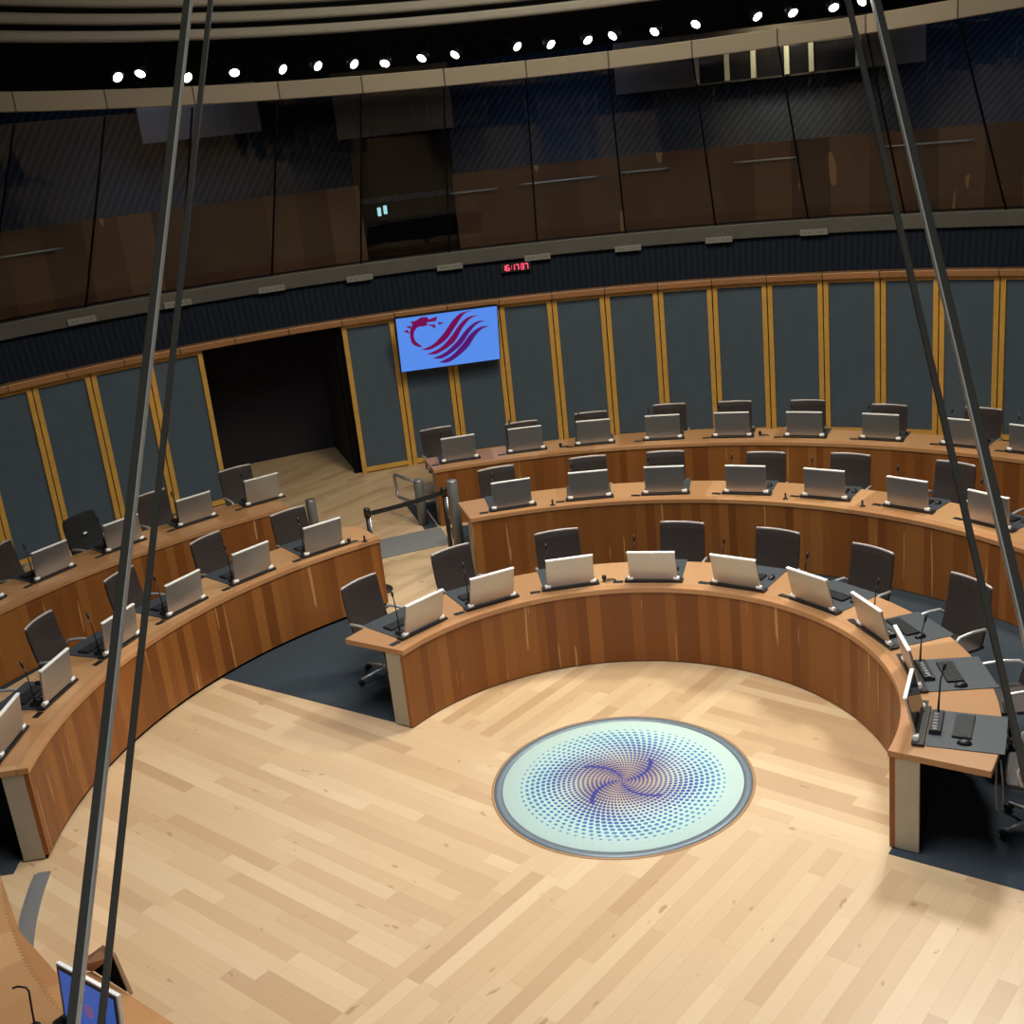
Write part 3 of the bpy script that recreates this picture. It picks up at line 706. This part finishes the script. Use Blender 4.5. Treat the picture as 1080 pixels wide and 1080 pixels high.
def logo(bm):
    swoosh(bm, [(378, 308), (430, 285), (480, 235), (520, 180), (560, 145), (610, 132)], [(378, 310), (425, 305), (490, 265), (535, 205), (575, 150), (612, 133)])
    swoosh(bm, [(405, 328), (465, 300), (515, 250), (560, 190), (600, 160), (643, 152)], [(405, 330), (455, 325), (530, 275), (570, 210), (605, 170), (643, 153)])
    swoosh(bm, [(432, 348), (490, 320), (545, 270), (590, 215), (635, 182), (676, 176)], [(432, 349), (485, 344), (560, 290), (605, 228), (640, 192), (676, 177)], 1)
    swoosh(bm, [(462, 366), (520, 335), (570, 285), (610, 235), (655, 205), (698, 200)], [(462, 368), (515, 362), (590, 305), (630, 248), (662, 215), (698, 201)], 1)
    # neck and throat
    swoosh(bm, [(380, 293), (350, 270), (340, 240), (350, 215), (375, 200), (405, 195)], [(372, 298), (335, 282), (322, 240), (328, 205), (345, 180), (372, 165)])
    # head, jaws, horns
    polyl(bm, [(345, 185), (372, 163), (402, 160), (410, 172), (432, 164), (450, 158), (446, 178), (425, 182), (400, 186), (405, 198), (375, 205)])
    polyl(bm, [(400, 196), (440, 194), (443, 214), (425, 203)])
    polyl(bm, [(452, 184), (482, 184), (462, 197)])
    polyl(bm, [(290, 226), (312, 218), (320, 236)])
    polyl(bm, [(300, 205), (325, 200), (326, 214)])
    polyl(bm, [(322, 182), (345, 180), (336, 194)])
obj('dragon_mark', logo, [TVRED, TVRED2], tv)

# ------------------------------------------------------------------ red digital clock
ck = thing('digital_clock', 'small red digital clock under the gallery sill', 'clock', pol(10.17, -5.45, 2.885), rad(5.45))
obj('case', lambda bm: add_box(bm, (0, .03, 0), (.46, .05, .13)), BLACK, ck)
SEG = {'0': 'abcdef', '1': 'bc', '2': 'abged', '3': 'abgcd', '4': 'fgbc', '5': 'afgcd', '6': 'afgedc', '7': 'abc', '8': 'abcdefg', '9': 'abcfgd'}
def digits(bm):
    x = -.185
    w_, h_ = .042, .078
    for c in '16:17:37':
        if c == ':':
            for z in (-.018, .018): add_box(bm, (x - .004, 0, z), (.010, .004, .010))
            x += .020; continue
        for s in SEG[c]:
            cx, cz, sx, sz = {'a': (0, h_/2, w_, .011), 'd': (0, -h_/2, w_, .011), 'g': (0, 0, w_, .011), 'b': (w_/2, h_/4, .011, h_/2), 'c': (w_/2, -h_/4, .011, h_/2), 'f': (-w_/2, h_/4, .011, h_/2), 'e': (-w_/2, -h_/4, .011, h_/2)}[s]
            add_box(bm, (x + cx, 0, cz), (sx, .004, sz))
        x += .062
obj('digits', digits, REDLED, ck)

# ------------------------------------------------------------------ belt barrier, bollards, small rail
def stanchion(x, y, h, label):
    t = thing('barrier_post', label, 'barrier post', (x, y, .002), 0, 'belt barrier posts in the aisle')
    obj('base', lambda bm: add_lathe(bm, [(0, .02), (.05, .035), (.15, .022), (.17, .008), (.17, 0), (0, 0)], 28), BLACK, t)
    obj('pole', lambda bm: add_tube(bm, [(0, 0, .02), (0, 0, h)], .028, 14), BLACK, t)
    obj('belt_head', lambda bm: add_lathe(bm, [(0, h + .06), (.034, h + .055), (.04, h + .04), (.04, h - .05), (0, h - .05)], 16), BLACK, t)
    obj('highlight_strip', lambda bm: add_tube(bm, [(0.027, -.012, .1), (.027, -.012, h - .06)], .006, 6), CHROME, t)
    return t
S1 = Vector((-2.66, 4.50, 0)); S2 = Vector((-1.80, 4.90, 0))
stanchion(S1.x, S1.y, .97, 'black belt barrier post at the left side of the aisle')
stanchion(S2.x, S2.y, 1.02, 'black belt barrier post at the right side of the aisle')
def belt(bm):
    a = S1 + Vector((.04, .01, .96)); b = S2 + Vector((-.04, -.01, 1.01)); n = 10
    for i in range(n):
        p = a.lerp(b, i / n); q = a.lerp(b, (i + 1) / n); p = p - Vector((0, 0, .012 * sin(pi * i / n))); q = q - Vector((0, 0, .012 * sin(pi * (i + 1) / n)))
        add_poly(bm, [p + Vector((0, 0, -.028)), q + Vector((0, 0, -.028)), q + Vector((0, 0, .028)), p + Vector((0, 0, .028))], (0.001, .003, 0))
tag(obj('barrier_belt', belt, BELT), 'black retractable belt stretched across the aisle between two posts', 'belt')
def bollard(x, y, h, label):
    t = thing('bollard', label, 'bollard', (x, y, 0), 0, 'grey cylindrical bollards by the aisle')
    obj('body', lambda bm: add_lathe(bm, [(0, h - .01), (.062, h - .01), (.066, h - .02), (.066, .0), (0, 0)], 24), GREYMETAL, t)
    obj('cap', lambda bm: add_lathe(bm, [(0, h + .004), (.06, h + .003), (.066, h - .01), (0, h - .012)], 24), STEEL, t)
bollard(-2.38, 6.77, .63, 'short grey steel bollard beside the small handrail at the ramp')
bollard(-1.76, 5.42, .99, 'tall grey steel bollard at the right side of the aisle, near the middle desk')
bollard(7.42 * sin(rad(-30.6)), 7.42 * cos(rad(-30.6)), .60, 'grey steel bollard at the aisle end of the rear left-hand desk')
hr = thing('floor_handrail', 'small bent steel handrail loop fixed to the short bollard', 'handrail', (0, 0, 0))
obj('rail', lambda bm: add_tube(bm, [(-2.40, 6.80, .58), (-2.76, 7.22, .60), (-2.78, 7.25, .57), (-2.76, 7.23, .30), (-2.74, 7.2, .28), (-2.40, 6.80, .27)], .022, 8), STEEL, hr)

# ------------------------------------------------------------------ clerk's desk in the lower left corner
cl = thing('clerk_desk', 'pale cherry wood desk in the lower left corner of the photo', 'desk', (0, 0, 0))
inner = [(-4.45, -1.45), (-4.19, -1.80), (-3.70, -2.53), (-3.30, -2.93), (-3.09, -2.933), (-2.79, -3.147), (-2.46, -3.39), (-2.0, -3.68), (-1.5, -3.92)]
outer = [(-1.85, -4.6), (-2.6, -4.25), (-3.3, -3.95), (-3.9, -3.6), (-4.5, -3.0), (-5.1, -2.1)]
obj('worktop', lambda bm: add_poly(bm, [(x, y, .755) for x, y in inner + outer], (0, 0, .045)), mat_top('worktop_wood_9', 4.43, 9.0), cl)
def cfront(bm):
    for (x0, y0), (x1, y1) in zip(inner, inner[1:]):
        a = Vector((x0, y0, 0)); b_ = Vector((x1, y1, 0)); n_ = Vector((a.x + b_.x, a.y + b_.y, 0)).normalized() * .05
        o1 = n_ * .3
        add_poly(bm, [a + o1, b_ + o1, b_ + o1 + Vector((0, 0, .755)), a + o1 + Vector((0, 0, .755))], n_)
obj('front_panel', cfront, mat_boards('desk_boards_9', 4.43, .17, CHERRY, .42, 9.0), cl)
obj('desk_pad', lambda bm: add_box(bm, (-2.98, -3.85, .803), (.55, .45, .006), Matrix.Rotation(rad(-37), 3, 'Z')), PAD, cl)
# raised reading hood at the desk edge, open at its end
hood = thing('document_hood', 'small raised wooden hood with a dark opening on the lower left desk', 'document hood', (0, 0, 0))
P1 = Vector((-2.79, -3.147, .80)); P2 = Vector((-3.09, -2.933, .80)); P3 = Vector((-2.90, -3.02, .965)); Bk = Vector((-.13, .09, 0))
def f_hood(bm):
    add_poly(bm, [P2, P3, Vector((-3.02, -2.875, .92)), Vector((-3.205, -2.885, .80))], (0, 0, .014))
    add_poly(bm, [P3, P1, P1 + Vector((-.19, .215, 0)), Vector((-3.02, -2.875, .92))], (.014, .010, .006))
obj('boards', f_hood, mat_boards('hood_boards', 4.4, .3, [(0, (.30, .16, .09)), (1, (.42, .24, .14))], .4, 11.0), hood)
obj('hood_shade', lambda bm: add_poly(bm, [P1.lerp(P2, .03) + Vector((-.02, .02, .002)), P2.lerp(P1, .03) + Vector((-.0, .01, .002)), P3 + Vector((-.01, .012, -.006))], (-.02, .015, 0)), BLACKV, hood)  # black sheet stands in for the shade inside the hood
# monitor with blue desktop
mo = thing('monitor', 'white-framed monitor with a lit blue screen on the lower left desk', 'monitor', (-2.87, -3.45, .806), rad(180 - 33))
RX = Matrix.Rotation(rad(6), 3, 'X')
def mv(p): return RX @ Vector(p)
obj('casing', lambda bm: add_box(bm, mv((0, 0, .18)), (.53, .025, .34), RX), SILVER_EDGE, mo, bevel=.004)
obj('bezel', lambda bm: add_box(bm, mv((0, .0135, .18)), (.50, .004, .315), RX), BLACK, mo)
obj('display', lambda bm: add_box(bm, mv((0, .0165, .18)), (.465, .003, .28), RX), PCBLUE, mo)
obj('emblem', lambda bm: add_tube(bm, [mv((0, .018, .16)), mv((0, .0195, .16))], .04, 16), PCPINK, mo)
obj('base_bar', lambda bm: add_box(bm, (0, .02, .008), (.58, .09, .016)), BLACK, mo)
mk = thing('bent_microphone', 'bent gooseneck microphone on the lower left desk', 'microphone', (-3.24, -3.36, .80))
obj('base', lambda bm: add_lathe(bm, [(0, .02), (.03, .018), (.035, 0), (0, 0)], 16), BLACK, mk)
obj('gooseneck', lambda bm: add_tube(bm, [(0, 0, .01), (.01, .0, .14), (0.015, .01, .235), (0, .015, .255), (-.045, .02, .26), (-.075, .02, .25)], .006, 8), BLACK, mk)
# second monitor mostly cut by the left frame edge
m2 = dup(protos[14], (-3.98, -2.62, .807), rad(125), 'silver monitor cut by the left edge of the photo on the lower left desk')

# ------------------------------------------------------------------ small earpieces and stub microphones
def earpiece(p, rz, label, first=[None]):
    if first[0] is None:
        t = thing('earpiece', label, 'earpiece', p, rz, 'coiled black earpieces on the desks')
        obj('cord', lambda bm: add_tube(bm, [(.06 * cos(a_) , .03 * sin(a_), .008 + .002 * a_) for a_ in [k * .4 for k in range(14)]], .006, 6), BLACK, t)
        obj('earbud', lambda bm: add_lathe(bm, [(0, .07), (.018, .065), (.025, .045), (.015, .02), (0, .018)], 12, (-.05, 0, 0)), BLACK, t)
        register(t); first[0] = t
    else: dup(first[0], p, rz, label)
for r, a, z, l in ((2.33, 1.0, ZA, 'coiled black earpiece on the innermost desk, right of its third monitor'), (7.15, -3.2, ZC, 'coiled black earpiece on the rear right-hand desk, right of its third monitor'), (7.2, 18.0, ZC, 'coiled black earpiece on the rear right-hand desk, right of its fifth monitor'), (4.80, -34.9, ZB, 'coiled black earpiece at the aisle end of the front left-hand desk')):
    earpiece(pol(r, a, z), -rad(a), l)
st0 = None
for r, a, z, l in ((4.70, -6.5, ZB, 'tiny black stub on the middle right-hand desk, between its two leftmost monitors'), (4.68, 26, ZB, 'tiny black stub on the middle right-hand desk, right of its fourth monitor'), (4.68, 36.5, ZB, 'tiny black stub on the middle right-hand desk, right of its fifth monitor'), (4.74, -33.55, ZB, 'tiny black stub at the aisle end corner of the front left-hand desk')):
    if st0 is None:
        st0 = thing('desk_stub', l, 'desk fitting', pol(r, a, z), -rad(a), 'tiny black stubs standing on the desks')
        obj('stem', lambda bm: add_lathe(bm, [(0, .07), (.012, .068), (.010, .03), (.010, .006), (0, .006)], 10), BLACK, st0)
        obj('foot', lambda bm: add_lathe(bm, [(0, .008), (.03, .006), (.032, 0), (0, 0)], 14), BLACK, st0); register(st0)
    else: dup(st0, pol(r, a, z), -rad(a), l)

# hanging cable at the right end of the innermost desk
tag(obj('hanging_cable', lambda bm: add_tube(bm, [(2.49, -1.30, .728), (2.49, -1.30, .55), (2.50, -1.30, .40), (2.53, -1.29, .33), (2.555, -1.27, .42), (2.55, -1.25, .60), (2.54, -1.23, .728)], .006, 6), CABLE), 'thin grey cable looping down under the right end of the innermost desk', 'cable')

# ------------------------------------------------------------------ the near glass screen the photo is taken through
def near_plane(x, t):   # t = 0 low, 1 high, measured along the slope of the glass
    lo = Vector((x, -7.95, 4.205)); hi = Vector((x, -6.80, 5.536)); return lo.lerp(hi, t)
NG = Vector((0, .756, -.654))
EDG = [((-0.411, -6.939, 5.377), (-0.45, -7.672, 4.529), .0085), ((-0.384, -6.942, 5.373), (-0.426, -7.673, 4.528), .006), ((0.302, -7.011, 5.294), (0.321, -7.695, 4.503), .006), ((0.331, -7.014, 5.29), (0.349, -7.696, 4.502), .008)]
ED2 = []
for hi, lo, wd in EDG:
    h, l = Vector(hi), Vector(lo); d = (h - l).normalized(); l2 = l - d * .35; h2 = h + d * .30; ED2.append((l2, h2, wd))
def bar(l, h, wd, dep, off=0.0):
    def f(bm):
        d = (h - l).normalized(); sx = d.cross(NG).normalized()
        q = [l - sx * wd / 2 + sx * off, l + sx * wd / 2 + sx * off, h + sx * wd / 2 + sx * off, h - sx * wd / 2 + sx * off]
        add_poly(bm, [p - NG * dep / 2 for p in q], NG * dep)
    return f
for i, (l, h, wd) in enumerate(ED2):
    struct('trim_%d' % (30 + i), bar(l, h, wd, .004), GLASSEDGE, bevel=.001)
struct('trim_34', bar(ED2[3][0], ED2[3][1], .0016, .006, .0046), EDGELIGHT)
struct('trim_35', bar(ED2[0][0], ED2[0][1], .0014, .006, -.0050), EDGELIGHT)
def pane(l0, h0, l1, h1):
    return lambda bm: add_poly(bm, [Vector(p) - NG * .0012 for p in (l0, l1, h1, h0)], NG * .0024)
wx = Vector((1.6, 0, 0)); g = Vector((.003, 0, 0))
struct('window_50', pane(ED2[0][0] - wx, ED2[0][1] - wx, ED2[0][0] - g, ED2[0][1] - g), GLASS)
struct('window_51', pane(ED2[1][0] + g, ED2[1][1] + g, ED2[2][0] - g, ED2[2][1] - g), GLASS)
struct('window_52', pane(ED2[3][0] + g, ED2[3][1] + g, ED2[3][0] + wx, ED2[3][1] + wx), GLASS)
